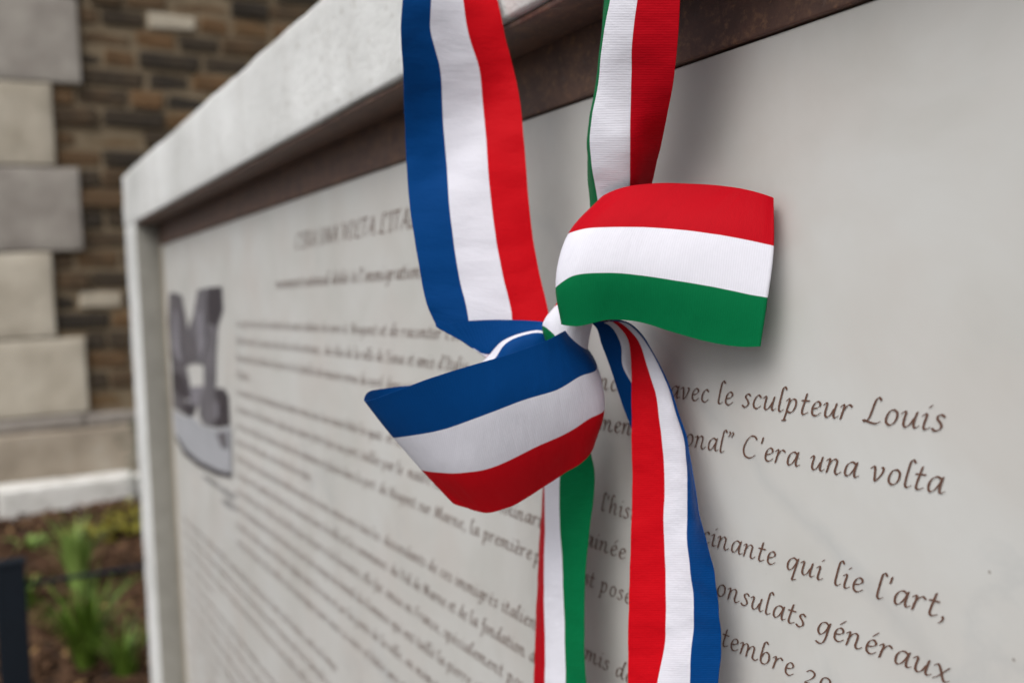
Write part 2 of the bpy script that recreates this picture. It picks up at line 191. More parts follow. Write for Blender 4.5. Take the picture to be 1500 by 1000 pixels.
# ------------------------------------------------------------------ world, sun, exposure
SUN_DIR = Vector((.32, -.55, .77)).normalized()      # towards the sun
w = bpy.data.worlds.new("World"); S.world = w; w.use_nodes = True
nt = w.node_tree; nt.nodes.clear()
sky = nt.nodes.new("ShaderNodeTexSky"); sky.sky_type = 'NISHITA'; sky.sun_disc = False
sky.sun_elevation = math.asin(SUN_DIR.z); sky.sun_rotation = math.atan2(SUN_DIR.x, SUN_DIR.y)
sky.air_density = 1.0; sky.dust_density = 5.0; sky.ozone_density = 1.0
hs = nt.nodes.new("ShaderNodeHueSaturation"); hs.inputs['Saturation'].default_value = .28
bg = nt.nodes.new("ShaderNodeBackground"); bg.inputs[1].default_value = .082
wo = nt.nodes.new("ShaderNodeOutputWorld")
nt.links.new(sky.outputs[0], hs.inputs['Color']); nt.links.new(hs.outputs[0], bg.inputs[0]); nt.links.new(bg.outputs[0], wo.inputs[0])
sd = bpy.data.lights.new("sun", 'SUN'); sd.energy = 1.25; sd.angle = math.radians(55); sd.color = (1, .97, .93)
so = bpy.data.objects.new("sun", sd); COL.objects.link(so)
so.rotation_euler = SUN_DIR.to_track_quat('Z', 'Y').to_euler(); so.location = (0, -3, 6)
S.view_settings.view_transform = 'Standard'; S.view_settings.look = 'None'
S.view_settings.gamma = 1; S.view_settings.use_curve_mapping = False
S.view_settings.exposure = 0.64
S.render.engine = 'CYCLES'
S.cycles.max_bounces = 8

# ------------------------------------------------------------------ helpers
def link(name, me, mat=None, parent=None):
    o = bpy.data.objects.new(name, me); COL.objects.link(o)
    if mat is not None and me is not None and not me.materials: me.materials.append(mat)
    if parent is not None: o.parent = parent
    return o
def tag(o, label=None, cat=None, group=None, kind=None):
    if label: o['label'] = label
    if cat: o['category'] = cat
    if group: o['group'] = group
    if kind: o['kind'] = kind
    return o
def empty(name, loc=(0, 0, 0)):
    o = bpy.data.objects.new(name, None); COL.objects.link(o); o.location = loc; o.empty_display_size = .05
    return o
def mesh_from(name, verts, faces, smooth=False):
    me = bpy.data.meshes.new(name); me.from_pydata(verts, [], faces); me.update()
    if smooth:
        for p in me.polygons: p.use_smooth = True
    return me
def bm_mesh(name, bm, smooth=False):
    me = bpy.data.meshes.new(name); bm.normal_update(); bm.to_mesh(me); bm.free()
    if smooth:
        for p in me.polygons: p.use_smooth = True
    return me
def box_bm(x0, x1, y0, y1, z0, z1, bev=0, seg=2, cuts=0, amp=0, freq=5, seed=0, minedge=.03):
    """a bevelled box, optionally cut fine and worn with noise"""
    bm = bmesh.new()
    bmesh.ops.create_cube(bm, size=1)
    for v in bm.verts:
        v.co = Vector(((x0+x1)/2+v.co.x*(x1-x0), (y0+y1)/2+v.co.y*(y1-y0), (z0+z1)/2+v.co.z*(z1-z0)))
    if cuts:
        for ax, (a, b) in enumerate(((x0, x1), (y0, y1), (z0, z1))):
            n = max(1, min(int((b-a)/minedge), cuts))
            for i in range(1, n):
                co = Vector((0, 0, 0)); co[ax] = a+(b-a)*i/n
                no = Vector((0, 0, 0)); no[ax] = 1
                bmesh.ops.bisect_plane(bm, geom=bm.verts[:]+bm.edges[:]+bm.faces[:], plane_co=co, plane_no=no)
    if bev:
        bm.normal_update()
        es = [e for e in bm.edges if len(e.link_faces) == 2 and e.calc_face_angle() > .8]
        bmesh.ops.bevel(bm, geom=es, offset=bev, segments=seg, affect='EDGES', profile=.6)
    if amp:
        bm.normal_update()
        off = Vector((seed*7.1, seed*3.3, seed*5.7))
        dl = [(v, v.normal.copy(), noise.noise(v.co*freq+off)*amp+noise.noise(v.co*freq*3.7+off)*amp*.45) for v in bm.verts]
        for v, n, d in dl: v.co += n*d
    return bm

class NT:
    def __init__(s, name):
        s.m = bpy.data.materials.new(name); s.m.use_nodes = True; s.t = s.m.node_tree; s.t.nodes.clear()
        s.out = s.n("ShaderNodeOutputMaterial"); s.b = s.n("ShaderNodeBsdfPrincipled"); s.l(s.b.outputs[0], s.out.inputs[0])
    def n(s, t, **k):
        x = s.t.nodes.new(t)
        for a, b in k.items(): setattr(x, a, b)
        return x
    def l(s, a, b): s.t.links.new(a, b)
    def setp(s, **k):
        for a, b in k.items(): s.b.inputs[a.replace('_', ' ')].default_value = b
    def coord(s, which='Object'): return s.n("ShaderNodeTexCoord").outputs[which]
    def noise(s, vec, scale, detail=4, rough=.55, dist=0, stretch=None):
        if stretch:
            mp = s.n("ShaderNodeMapping"); mp.inputs['Scale'].default_value = stretch; s.l(vec, mp.inputs[0]); vec = mp.outputs[0]
        x = s.n("ShaderNodeTexNoise"); s.l(vec, x.inputs['Vector'])
        x.inputs['Scale'].default_value = scale; x.inputs['Detail'].default_value = detail
        x.inputs['Roughness'].default_value = rough; x.inputs['Distortion'].default_value = dist
        return x.outputs[0]
    def ramp(s, fac, stops, interp='LINEAR'):
        r = s.n("ShaderNodeValToRGB"); r.color_ramp.interpolation = interp
        e = r.color_ramp.elements
        while len(e) < len(stops): e.new(.5)
        for q, (p, c) in zip(e, stops):
            q.position = p; q.color = (c, c, c, 1) if isinstance(c, (int, float)) else (*c, 1)
        s.l(fac, r.inputs[0]); return r.outputs[0]
    def mix(s, fac, a, b, mode='MIX'):
        m = s.n("ShaderNodeMix", data_type='RGBA', blend_type=mode)
        for i, v in ((0, fac), (6, a), (7, b)):
            if isinstance(v, (int, float)): m.inputs[i].default_value = v if i == 0 else (v, v, v, 1)
            elif isinstance(v, tuple): m.inputs[i].default_value = (*v, 1)
            else: s.l(v, m.inputs[i])
        return m.outputs[2]
    def math(s, op, a, b=0., c=0.):
        m = s.n("ShaderNodeMath", operation=op)
        for i, v in enumerate((a, b, c)):
            if isinstance(v, (int, float)): m.inputs[i].default_value = v
            else: s.l(v, m.inputs[i])
        return m.outputs[0]
    def bump(s, h, strength=.3, dist=.01, prev=None):
        b = s.n("ShaderNodeBump"); b.inputs['Strength'].default_value = strength; b.inputs['Distance'].default_value = dist
        s.l(h, b.inputs['Height'])
        if prev is not None: s.l(prev, b.inputs['Normal'])
        s.l(b.outputs[0], s.b.inputs['Normal']); return b.outputs[0]

# ------------------------------------------------------------------ materials
def m_concrete():
    k = NT("weathered_white_concrete"); v = k.coord()
    big = k.noise(v, 3.5, 5, .6); run = k.noise(v, 9, 4, .6, stretch=(1, 1, .12)); fine = k.noise(v, 160, 5, .7)
    c = k.ramp(big, [(.3, (.50, .51, .50)), (.5, (.63, .64, .635)), (.7, (.74, .755, .755))])
    c = k.mix(k.ramp(run, [(.52, 0.), (.75, .28)]), c, (.42, .41, .385))
    spot = k.ramp(k.noise(v, 60, 3, .7), [(.60, 0.), (.70, .5)])
    c = k.mix(spot, c, (.30, .28, .24))
    k.l(c, k.b.inputs['Base Color']); k.setp(Roughness=.85)
    n = k.bump(k.noise(v, 45, 6, .75), .42, .008); k.bump(fine, .5, .0012, n)
    return k.m
def m_plate():
    k = NT("satin_greige_plate"); v = k.coord()
    c = k.ramp(k.noise(v, 4.5, 5, .6, .6), [(.32, (.50, .498, .475)), (.5, (.55, .548, .53)), (.70, (.585, .59, .58))])
    vein = k.ramp(k.noise(v, 2.8, 6, .55, 1.6), [(.47, 0.), (.5, .4), (.53, 0.)])
    gate = k.ramp(k.noise(v, 3.3, 2, .5), [(.5, 0.), (.66, 1.)])
    c = k.mix(k.math('MULTIPLY', vein, gate), c, (.40, .42, .43))
    sx = k.n("ShaderNodeSeparateXYZ"); k.l(v, sx.inputs[0])
    dd = k.math('ADD', k.math('MULTIPLY', sx.outputs[0], 0.5543), k.math('MULTIPLY_ADD', sx.outputs[2], 0.8323, -1.6081))
    dd = k.math('ADD', dd, k.math('MULTIPLY_ADD', k.noise(v, 11, 4, .6), .05, -.025))
    band = k.ramp(k.math('ABSOLUTE', dd), [(.0, .5), (.012, 0.)])
    c = k.mix(k.math('MULTIPLY', band, k.noise(v, 16, 3, .6)), c, (.36, .385, .40))
    warm = k.ramp(k.noise(v, 7, 3, .5), [(.45, 0.), (.7, .45)])
    c = k.mix(warm, c, (.53, .49, .46))
    vo = k.n("ShaderNodeTexVoronoi"); k.l(v, vo.inputs['Vector']); vo.inputs['Scale'].default_value = 22
    speck = k.ramp(vo.outputs['Distance'], [(.018, .8), (.03, 0.)])
    c = k.mix(speck, c, (.25, .22, .2))
    k.l(c, k.b.inputs['Base Color'])
    k.l(k.ramp(k.noise(v, 12, 4), [(.3, .30), (.7, .42)]), k.b.inputs['Roughness'])
    k.setp(IOR=1.42)
    k.bump(k.noise(v, 22, 3, .5), .06, .004)
    return k.m
def m_steel():
    k = NT("rusty_brown_steel"); v = k.coord()
    a = k.noise(v, 28, 6, .7); b = k.noise(v, 140, 5, .75)
    c = k.ramp(a, [(.32, (.075, .046, .040)), (.5, (.115, .066, .052)), (.68, (.17, .095, .065))])
    c = k.mix(k.ramp(b, [(.52, 0.), (.68, .75)]), c, (.27, .15, .085))
    c = k.mix(k.ramp(k.noise(v, 60, 4, .7), [(.62, 0.), (.72, .5)]), c, (.19, .16, .14))
    k.l(c, k.b.inputs['Base Color']); k.setp(Roughness=.55, Metallic=.15)
    n = k.bump(a, .25, .003); k.bump(b, .5, .0008, n)
    return k.m
def m_flat(name, col, rough=.6, spec=.5, nz=0, scale=30):
    k = NT(name)
    if nz:
        v = k.coord(); x = k.noise(v, scale, 4, .6)
        c = k.mix(x, tuple(q*(1-nz) for q in col), tuple(min(1, q*(1+nz)) for q in col)); k.l(c, k.b.inputs['Base Color'])
    else: k.setp(Base_Color=(*col, 1))
    k.b.inputs['Roughness'].default_value = rough; k.b.inputs['Specular IOR Level'].default_value = spec
    return k.m
def m_ribbon(name, c0, c1, c2):
    k = NT(name); uv = k.n("ShaderNodeUVMap").outputs[0]
    sp = k.n("ShaderNodeSeparateXYZ"); k.l(uv, sp.inputs[0]); u, vv = sp.outputs[0], sp.outputs[1]
    wob = k.math('MULTIPLY', k.math('SUBTRACT', k.noise(uv, 30, 2, stretch=(.02, 1, 1)), .5), .006)
    uu = k.math('ADD', u, wob)
    def step(t):
        return k.math('MULTIPLY_ADD', k.math('SUBTRACT', uu, t), 200., .5)
    def cl(x):
        n = k.n("ShaderNodeClamp"); k.l(x, n.inputs[0]); return n.outputs[0]
    c = k.mix(cl(step(1/3)), c0, c1); c = k.mix(cl(step(2/3)), c, c2)
    rib = k.math('SINE', k.math('MULTIPLY', vv, 2*math.pi/.0017))
    grain = k.noise(uv, 1, 2, .5, stretch=(40, 700, 1))
    shade = k.math('ADD', k.math('MULTIPLY_ADD', rib, .03, .96), k.math('MULTIPLY_ADD', grain, .06, -.03))
    c = k.mix(1., c, shade, 'MULTIPLY')
    k.l(c, k.b.inputs['Base Color']); k.setp(Roughness=.62)
    k.b.inputs['Specular IOR Level'].default_value = .07
    k.b.inputs['Sheen Weight'].default_value = .02; k.b.inputs['Sheen Roughness'].default_value = .4
    n = k.bump(k.noise(uv, 1, 3, .55, stretch=(3.0, 65, 1)), .5, .0022)
    n = k.bump(k.noise(uv, 1, 2, .5, stretch=(1.2, 200, 1)), .07, .0005, n)
    k.bump(rib, .2, .00014, n)
    tr = k.n("ShaderNodeBsdfTranslucent"); k.l(c, tr.inputs[0])
    ms = k.n("ShaderNodeMixShader"); ms.inputs[0].default_value = .05
    k.l(k.b.outputs[0], ms.inputs[1]); k.l(tr.outputs[0], ms.inputs[2]); k.l(ms.outputs[0], k.out.inputs[0])
    return k.m
def m_stone(name, ramp, scale=14, rnd=.5, bump=.5):
    """stone whose tone also varies from piece to piece"""
    k = NT(name); v = k.coord(); oi = k.n("ShaderNodeObjectInfo")
    add = k.n("ShaderNodeVectorMath", operation='MULTIPLY_ADD'); k.l(v, add.inputs[0]); add.inputs[1].default_value = (1, 1, 1)
    cmb = k.n("ShaderNodeCombineXYZ")
    for i in range(3): k.l(k.math('MULTIPLY', oi.outputs['Random'], 37.+i*11), cmb.inputs[i])
    k.l(cmb.outputs[0], add.inputs[2]); vv = add.outputs[0]
    a = k.noise(vv, scale, 5, .65)
    f = k.math('ADD', k.math('MULTIPLY', oi.outputs['Random'], rnd), k.math('MULTIPLY', a, 1-rnd))
    c = k.ramp(f, ramp)
    c = k.mix(k.ramp(k.noise(vv, scale*4, 4, .7), [(.55, 0.), (.75, .45)]), c, tuple(q*.45 for q in ramp[1][1]))
    k.l(c, k.b.inputs['Base Color']); k.setp(Roughness=.92)
    k.bump(k.noise(vv, scale*2.2, 5, .7), bump, .02)
    return k.m
MAT = dict(
 concrete=m_concrete(), plate=m_plate(), steel=m_steel(),
 ink=m_flat("brown_ink", (.135, .07, .05), .5, .3, .25, 60),
 grey=m_flat("print_grey", (.10, .09, .10), .5, .4, .8, 18), grey2=m_flat("print_light_grey", (.20, .19, .215), .5, .4, .7, 16),
 mid=m_flat("print_mid_grey", (.12, .112, .125), .5, .4, .8, 16), dark=m_flat("print_dark_grey", (.035, .027, .033), .5, .4, .4, 30),
 base=m_flat("print_pale_blue_grey", (.36, .37, .40), .5, .4, .15, 14),
 french=m_ribbon("blue_white_red_ribbon", (.0003, .048, .20), (.73, .73, .81), (.54, .002, .008)),
 italian=m_ribbon("green_white_red_ribbon", (.0005, .15, .050), (.75, .75, .83), (.46, .0015, .009)),
 brick=m_stone("dark_rubble_brick", [(.18, (.022, .017, .012)), (.38, (.055, .038, .022)), (.55, (.11, .066, .032)), (.72, (.165, .09, .038)), (.88, (.15, .11, .058))], 12, .62, .8),
 mortar=m_stone("sandy_mortar", [(.2, (.15, .112, .070)), (.5, (.21, .16, .10)), (.8, (.27, .21, .14))], 10, 0, .8),
 pale=m_stone("pale_limestone", [(.2, (.30, .26, .20)), (.5, (.42, .37, .29)), (.8, (.50, .46, .38))], 9, .2, .5),
 quoin_grey=m_stone("grey_limestone", [(.3, (.22, .195, .175)), (.5, (.31, .28, .25)), (.7, (.40, .37, .33))], 5, .15, .3),
 quoin_warm=m_stone("cream_limestone", [(.3, (.33, .29, .225)), (.5, (.47, .42, .34)), (.7, (.58, .53, .44))], 5, .15, .3),
 plinth=m_stone("plinth_stone", [(.3, (.20, .165, .125)), (.5, (.33, .28, .22)), (.7, (.42, .38, .32))], 4, .1, .5),
 kerb=m_stone("white_kerb_stone", [(.3, (.50, .49, .46)), (.5, (.70, .69, .66)), (.7, (.80, .79, .77))], 8, .1, .4),
 soil=m_stone("dark_soil", [(.3, (.018, .010, .006)), (.5, (.040, .020, .011)), (.7, (.070, .036, .018))], 9, 0, 1.),
 chip=m_flat("bark_chip", (.085, .046, .026), .9, .2, .8, 9),
 chip2=m_flat("dry_leaf", (.26, .16, .07), .8, .2, .5, 9),
 paving=m_stone("grey_paving", [(.3, (.09, .086, .08)), (.5, (.12, .116, .108)), (.7, (.15, .145, .135))], 5, 0, .3),
 leaf=m_flat("grass_green", (.11, .19, .024), .45, .4, .6, 14),
 leaf_pale=m_flat("pale_grass_green", (.20, .30, .07), .5, .4, .4, 14),
 leaf_yellow=m_flat("yellow_green_leaf", (.22, .20, .025), .5, .4, .4, 10),
 leaf_dark=m_flat("dark_green_leaf", (.018, .045, .020), .45, .4, .5, 10),
 side_shade=m_flat("reveal_shade_grey", (.27, .262, .235), .75, .3, .25, 18),  # darker grey that paints shade into the left reveal of the frame
 navy=m_flat("dark_navy_paint", (.006, .010, .016), .7, .2, .2, 20),
 wall_back=m_flat("building_render", (.30, .27, .23), .9, .2, .2, 2),
)

# ------------------------------------------------------------------ ground
def sheet(name, x0, x1, y0, y1, nx, ny, zf, mat):
    vs = [(x0+(x1-x0)*i/nx, y0+(y1-y0)*j/ny, 0) for j in range(ny+1) for i in range(nx+1)]
    vs = [(x, y, zf(x, y)) for x, y, _ in vs]
    fs = [(j*(nx+1)+i, j*(nx+1)+i+1, (j+1)*(nx+1)+i+1, (j+1)*(nx+1)+i) for j in range(ny) for i in range(nx)]
    return link(name, mesh_from(name, vs, fs, True), mat)
g = sheet("ground", -150, 150, -150, 150, 6, 6, lambda x, y: -.03, MAT['paving']); tag(g, kind='structure')
def bed_z(x, y):
    t = min(1, max(0, (-3.9-x)/2.1)); t = t*t*(3-2*t)
    return .012+.235*t+noise.noise(Vector((x*2.3, y*2.3, 0)))*.03+noise.noise(Vector((x*9, y*9, 3)))*.012
bed = sheet("soil_bed", -6.12, -1.6, -2.2, 4.0, 90, 120, bed_z, MAT['soil']); tag(bed, kind='structure')
# bark chips and dry leaves, one uncountable cover
def chips(name, n, mat, smin, smax, label, seed):
    rnd = random.Random(seed); V = []; F = []
    for _ in range(n):
        x = rnd.uniform(-6.0, -3.2); y = rnd.uniform(-1.1, 1.6); z = bed_z(x, y)+rnd.uniform(.002, .02)
        a = rnd.uniform(0, 6.28); L = rnd.uniform(smin, smax); Wd = L*rnd.uniform(.3, .6); T = L*.12
        M = Matrix.Translation((x, y, z)) @ Matrix.Rotation(a, 4, 'Z') @ Matrix.Rotation(rnd.gauss(0, .45), 4, 'X') @ Matrix.Rotation(rnd.gauss(0, .35), 4, 'Y')
        b = len(V)
        for sx, sy, sz in ((-1, -.7, 0), (1, -1, 0), (.8, 1, 0), (-1, .8, 0), (-.9, -.6, 1), (.9, -.8, 1), (.7, .8, 1), (-.9, .7, 1)):
            V.append(tuple(M @ Vector((sx*L/2, sy*Wd/2, sz*T))))
        F += [(b, b+3, b+2, b+1), (b+4, b+5, b+6, b+7), (b, b+1, b+5, b+4), (b+1, b+2, b+6, b+5), (b+2, b+3, b+7, b+6), (b+3, b, b+4, b+7)]
    o = link(name, mesh_from(name, V, F), mat); tag(o, label, name.replace('_', ' '), kind='stuff'); return o
chips("bark_mulch", 9000, MAT['chip'], .025, .075, "reddish brown bark chips covering the planting bed", 3)
chips("dry_leaves", 420, MAT['chip2'], .025, .06, "small tan dry leaves scattered over the bark mulch", 5)

# ------------------------------------------------------------------ stone building behind
WX = -6.2
bld = empty("stone_building", (WX, 1.5, .2))
tag(bld, "old dark rubble stone wall with pale dressed corner blocks behind the memorial", "building")
def off(bm, o=None):
    o = o or bld
    for v in bm.verts: v.co -= o.location
    return bm
link("mortar_wall", bm_mesh("mortar_wall", off(box_bm(WX-.45, WX-.004, -.60, 9, .15, 5.2))), MAT['mortar'], bld)
# plinth stones
pz0, pz1 = .16, .70
y = -.75
k = 0
while y < 4.5:
    wd = [1.35, .9, 1.15][k % 3]
    link("plinth_stone", bm_mesh("plinth_stone", off(box_bm(WX-.3, WX+.10, y+.006, y+wd-.006, .10, .655, .015, 2, 8, .006, 4, k, .08)), True), MAT['plinth'], bld); y += wd; k += 1
y = -.75; k = 0
while y < 4.5:
    wd = [.8, 1.0, .7][k % 3]
    link("plinth_cap", bm_mesh("plinth_cap", off(box_bm(WX-.3, WX+.04, y+.005, y+wd-.005, .66, .735, .012, 2, 8, .004, 5, k+9, .08)), True), MAT['quoin_grey'], bld); y += wd; k += 1
# corner blocks, measured from the plinth upwards
qz = [(.745, 1.175, .075, 'quoin_warm'), (1.185, 1.66, -.072, 'quoin_warm'), (1.67, 2.135, .095, 'quoin_grey'), (2.145, 2.60, -.020, 'quoin_warm'),
      (2.61, 3.09, .140, 'quoin_grey'), (3.10, 3.56, 0, 'quoin_warm'), (3.57, 4.05, .12, 'quoin_grey'), (4.06, 4.52, 0, 'quoin_warm'), (4.53, 5.0, .12, 'quoin_grey')]
for i, (a, b, yr, mt) in enumerate(qz):
    q = link("corner_block", bm_mesh("corner_block", off(box_bm(WX-.42, WX+.035, -.66, yr, a, b, .006, 2, 10, .005, 5, i, .07)), True), MAT[mt], bld)
# rubble bricks in the picture's reach, each its own piece; the rest joined
vars_ = []
for i in range(8):
    bm = box_bm(-.04, .04, -.5, .5, -.5, .5)
    rr = random.Random(i)
    for v in bm.verts: v.co += Vector((rr.uniform(-.012, .012), rr.uniform(-.045, .045), rr.uniform(-.07, .07)))
    es = [e for e in bm.edges]
    vars_.append(bm)
def brick_mesh(i, L, H):
    bm = vars_[i].copy()
    for v in bm.verts: v.co.y *= L; v.co.z *= H
    bmesh.ops.bevel(bm, geom=bm.edges[:], offset=.009, segments=1, affect='EDGES')
    return bm
rnd = random.Random(21)
LEN = [.17, .22, .27, .33]
lib = {}
for li, L in enumerate(LEN):
    for i in range(4):
        me = bm_mesh("brick", brick_mesh((i+li*2) % 8, L, .090)); me.materials.append(MAT['brick']); lib[(li, i)] = me
z = .745; cnt = 0; rest = bmesh.new(); row = 0; H = .116
spots = []
while z < 5.1:
    ys = -.58
    yl = None
    for a, b, yr, _ in qz:
        if a-.01 <= z+H/2 <= b+.012: yl = yr
    if yl is None: yl = .0
    yy = yl+.012
    if row % 2: spots.append((yy, z, .10)); yy += .12
    while yy < 8.7:
        li = rnd.randrange(4); spots.append((yy, z, li)); yy += LEN[li]+.028
    z += H; row += 1
light_spots = [(200+50, 30), (160, 435)]
for (yy, zz, li) in spots:
    if isinstance(li, float): L = li; me = None
    else: L = LEN[li]
    near = yy < 2.05 and zz < 3.45
    if near and cnt < 296:
        if isinstance(li, float):
            if 'short' not in lib:
                m_ = bm_mesh("brick", brick_mesh(3, .10, .093)); m_.materials.append(MAT['brick']); lib['short'] = m_
            me = lib['short']
        else: me = lib[(li, rnd.randrange(4))]
        yc, zc = yy+L/2, zz+H/2
        o = bpy.data.objects.new("brick", me); COL.objects.link(o); o.parent = bld
        o.location = Vector((WX-.03+rnd.uniform(-.012, .014), yc, zc))-bld.location
        o.rotation_euler = (rnd.uniform(-.025, .025), 0, 0)
        cnt += 1
        if abs(yc-.21) < .12 and abs(zc-1.41) < .058 or abs(yc-.60) < .12 and abs(zc-3.03) < .058:
            o.data = me.copy(); o.data.materials.clear(); o.data.materials.append(MAT['pale']); o['label'] = "pale limestone piece among the dark bricks"
    else:
        bm = brick_mesh(rnd.randrange(8), L, .090)
        for v in bm.verts: v.co += Vector((WX-.03+rnd.uniform(-.01, .012), yy+L/2, zz+H/2))-bld.location
        me_t = bpy.data.meshes.new("t"); bm.to_mesh(me_t); bm.free(); rest.from_mesh(me_t); bpy.data.meshes.remove(me_t)
for b in vars_: b.free()
o = link("rubble_bricks", bm_mesh("rubble_bricks", rest), MAT['brick'], bld); o['kind'] = 'stuff'
link("side_wall", bm_mesh("side_wall", off(box_bm(WX-6, WX-.46, -.60, 8.5, .1, 5.2))), MAT['wall_back'], bld)

# white kerb stones at the foot of the wall
yy = -1.85; i = 0
kb = empty("kerb", (WX+.22, 0, .2)); tag(kb, kind='structure')
while yy < 1.3:
    wd = [.62, .8, .7][i % 3]
    tz = .40 if yy < .2 else .39
    link("kerb_stone", bm_mesh("kerb_stone", off(box_bm(WX+.11, WX+.34, yy+.004, yy+wd-.004, .05, tz, .02, 3, 10, .006, 6, i+3, .06), kb), True), MAT['kerb'], kb)
    yy += wd; i += 1

# ------------------------------------------------------------------ memorial panel
PX0, PX1 = -2.96, -.20          # inner opening
mem = empty("memorial_panel", (-1.6, 0, 0))
tag(mem, "large greige memorial panel printed with brown French text in a white concrete frame", "memorial panel")
def mo(bm):
    for v in bm.verts: v.co -= mem.location
    return bm
FY0, FY1 = -.07, .13
FZ = 1.727
link("frame_beam", bm_mesh("frame_beam", mo(box_bm(-3.15, -.04, FY0, FY1, 1.578, FZ, .004, 2, 160, .0022, 9, 1, .02)), True), MAT['concrete'], mem)
link("frame_post", bm_mesh("frame_post", mo(box_bm(-3.15, PX0, FY0, FY1, -.05, 1.5775, .004, 2, 60, .0022, 9, 2, .025)), True), MAT['concrete'], mem)
link("frame_post", bm_mesh("frame_post", mo(box_bm(PX1, -.04, FY0, FY1, -.05, 1.5775, .004, 2, 60, .0022, 9, 5, .025)), True), MAT['concrete'], mem)
link("frame_base", bm_mesh("frame_base", mo(box_bm(PX0+.001, PX1-.001, FY0, FY1, -.05, .14, .004, 2, 60, .002, 9, 3, .025)), True), MAT['concrete'], mem)
link("steel_band", bm_mesh("steel_band", mo(box_bm(PX0+.002, PX1-.002, -.004, .02, 1.514, 1.5765, .0015, 2, 120, .0006, 14, 4, .02)), True), MAT['steel'], mem)
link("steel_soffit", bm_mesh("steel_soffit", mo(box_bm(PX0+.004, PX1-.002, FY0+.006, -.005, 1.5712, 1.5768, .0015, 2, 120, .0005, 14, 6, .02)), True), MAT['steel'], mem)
link("side_shade_sheet", bm_mesh("side_shade_sheet", mo(box_bm(PX0-.001, PX0+.0055, FY0+.004, -.0035, .142, 1.5708, .001, 2, 60, .0004, 10, 7, .03)), True), MAT['side_shade'], mem)  # thin added sheet over the reveal, its grey standing in for shade
link("steel_side_strip", bm_mesh("steel_side_strip", mo(box_bm(PX0+.002, PX0+.024, -.003, .02, .142, 1.5135, .001))), MAT['quoin_warm'], mem)
link("plate", bm_mesh("plate", mo(box_bm(PX0+.026, PX1-.002, 0, .02, .142, 1.5125, .001))), MAT['plate'], mem)
link("back_board", bm_mesh("back_board", mo(box_bm(PX0+.001, PX1-.001, .021, .10, .142, 1.577, .0))), MAT['concrete'], mem)

# ------------------------------------------------------------------ broad-nib italic lettering
# glyph = (advance, [strokes]); x-height 1, ascender about 1.75
ASC = [(.56, 1.60), (.46, 1.74), (.33, 1.66), (.24, 1.3)]
G = {}
def g_(ch, adv, *st): G[ch] = (adv, list(st))
g_('a', .98, [(.78, .84), (.58, .98), (.34, .86), (.17, .52), (.16, .14), (.30, .02), (.50, .20), (.68, .54), (.80, .90)], [(.84, 1.0), (.76, .6), (.72, .18), (.80, .03), (.98, .14)])
g_('b', .92, ASC+[(.14, .7), (.13, .16), (.30, .0), (.56, .12), (.72, .46), (.70, .84), (.52, .98), (.32, .82), (.18, .5)])
g_('c', .76, [(.68, .82), (.54, .97), (.34, .86), (.18, .5), (.18, .16), (.34, .0), (.52, .04), (.68, .2)])
g_('d', .98, [(.76, .84), (.56, .97), (.33, .84), (.17, .5), (.17, .14), (.30, .02), (.48, .18), (.66, .5), (.80, .9)], [(1.10, 1.62), (1.0, 1.74), (.90, 1.55), (.80, 1.0), (.73, .5), (.72, .16), (.80, .03), (.96, .14)])
g_('e', .78, [(.22, .46), (.48, .54), (.66, .72), (.62, .92), (.46, .97), (.28, .80), (.17, .46), (.19, .14), (.36, .0), (.54, .06), (.70, .22)])
g_('f', .62, [(.92, 1.55), (.80, 1.72), (.62, 1.60), (.48, 1.0), (.36, .2), (.26, -.4), (.12, -.62), (-.05, -.55)], [(.18, .92), (.70, .94)])
g_('g', .96, [(.78, .84), (.58, .98), (.34, .86), (.17, .52), (.17, .18), (.32, .04), (.52, .22), (.70, .56), (.80, .92)], [(.86, 1.0), (.76, .5), (.66, -.1), (.52, -.48), (.30, -.62), (.08, -.52)])
g_('h', 1.0, ASC+[(.14, .7), (.06, .0)], [(.12, .42), (.30, .78), (.52, .97), (.68, .90), (.68, .66), (.60, .3), (.62, .06), (.72, .02), (.90, .16)])
g_('i', .48, [(.06, .80), (.20, .94), (.26, .84), (.18, .4), (.16, .1), (.26, .0), (.46, .14)], [(.36, 1.34), (.46, 1.46)])
g_('j', .48, [(.10, .80), (.26, .95), (.28, .7), (.16, .0), (.06, -.42), (-.10, -.6), (-.26, -.5)], [(.38, 1.34), (.48, 1.46)])
g_('l', .48, [(.56, 1.58), (.46, 1.74), (.32, 1.64), (.24, 1.2), (.16, .6), (.13, .14), (.24, .0), (.44, .14)])
g_('m', 1.46, [(.04, .80), (.18, .95), (.23, .85), (.16, .4), (.08, .0)], [(.13, .42), (.30, .78), (.48, .97), (.62, .90), (.60, .5), (.54, .0)], [(.59, .42), (.78, .78), (.96, .97), (1.10, .90), (1.08, .6), (1.02, .2), (1.08, .02), (1.28, .0), (1.42, .16)])
g_('n', 1.02, [(.04, .80), (.18, .95), (.23, .85), (.16, .4), (.08, .0)], [(.13, .42), (.32, .78), (.52, .97), (.68, .90), (.67, .62), (.60, .22), (.66, .02), (.80, .02), (.96, .18)])
g_('o', .88, [(.56, .97), (.34, .88), (.18, .52), (.18, .16), (.36, .0), (.58, .12), (.73, .48), (.72, .82), (.56, .97), (.48, .95)])
g_('p', .94, [(.08, .80), (.22, .96), (.27, .84), (.14, .1), (.0, -.58)], [(.20, .50), (.36, .82), (.56, .97), (.72, .86), (.72, .5), (.56, .12), (.36, .0), (.16, .10)], [(-.12, -.60), (.14, -.56)])
g_('q', .96, [(.78, .84), (.58, .98), (.34, .86), (.17, .52), (.17, .18), (.32, .04), (.52, .22), (.70, .56), (.80, .92)], [(.86, 1.0), (.74, .4), (.60, -.3), (.56, -.60), (.80, -.50)])
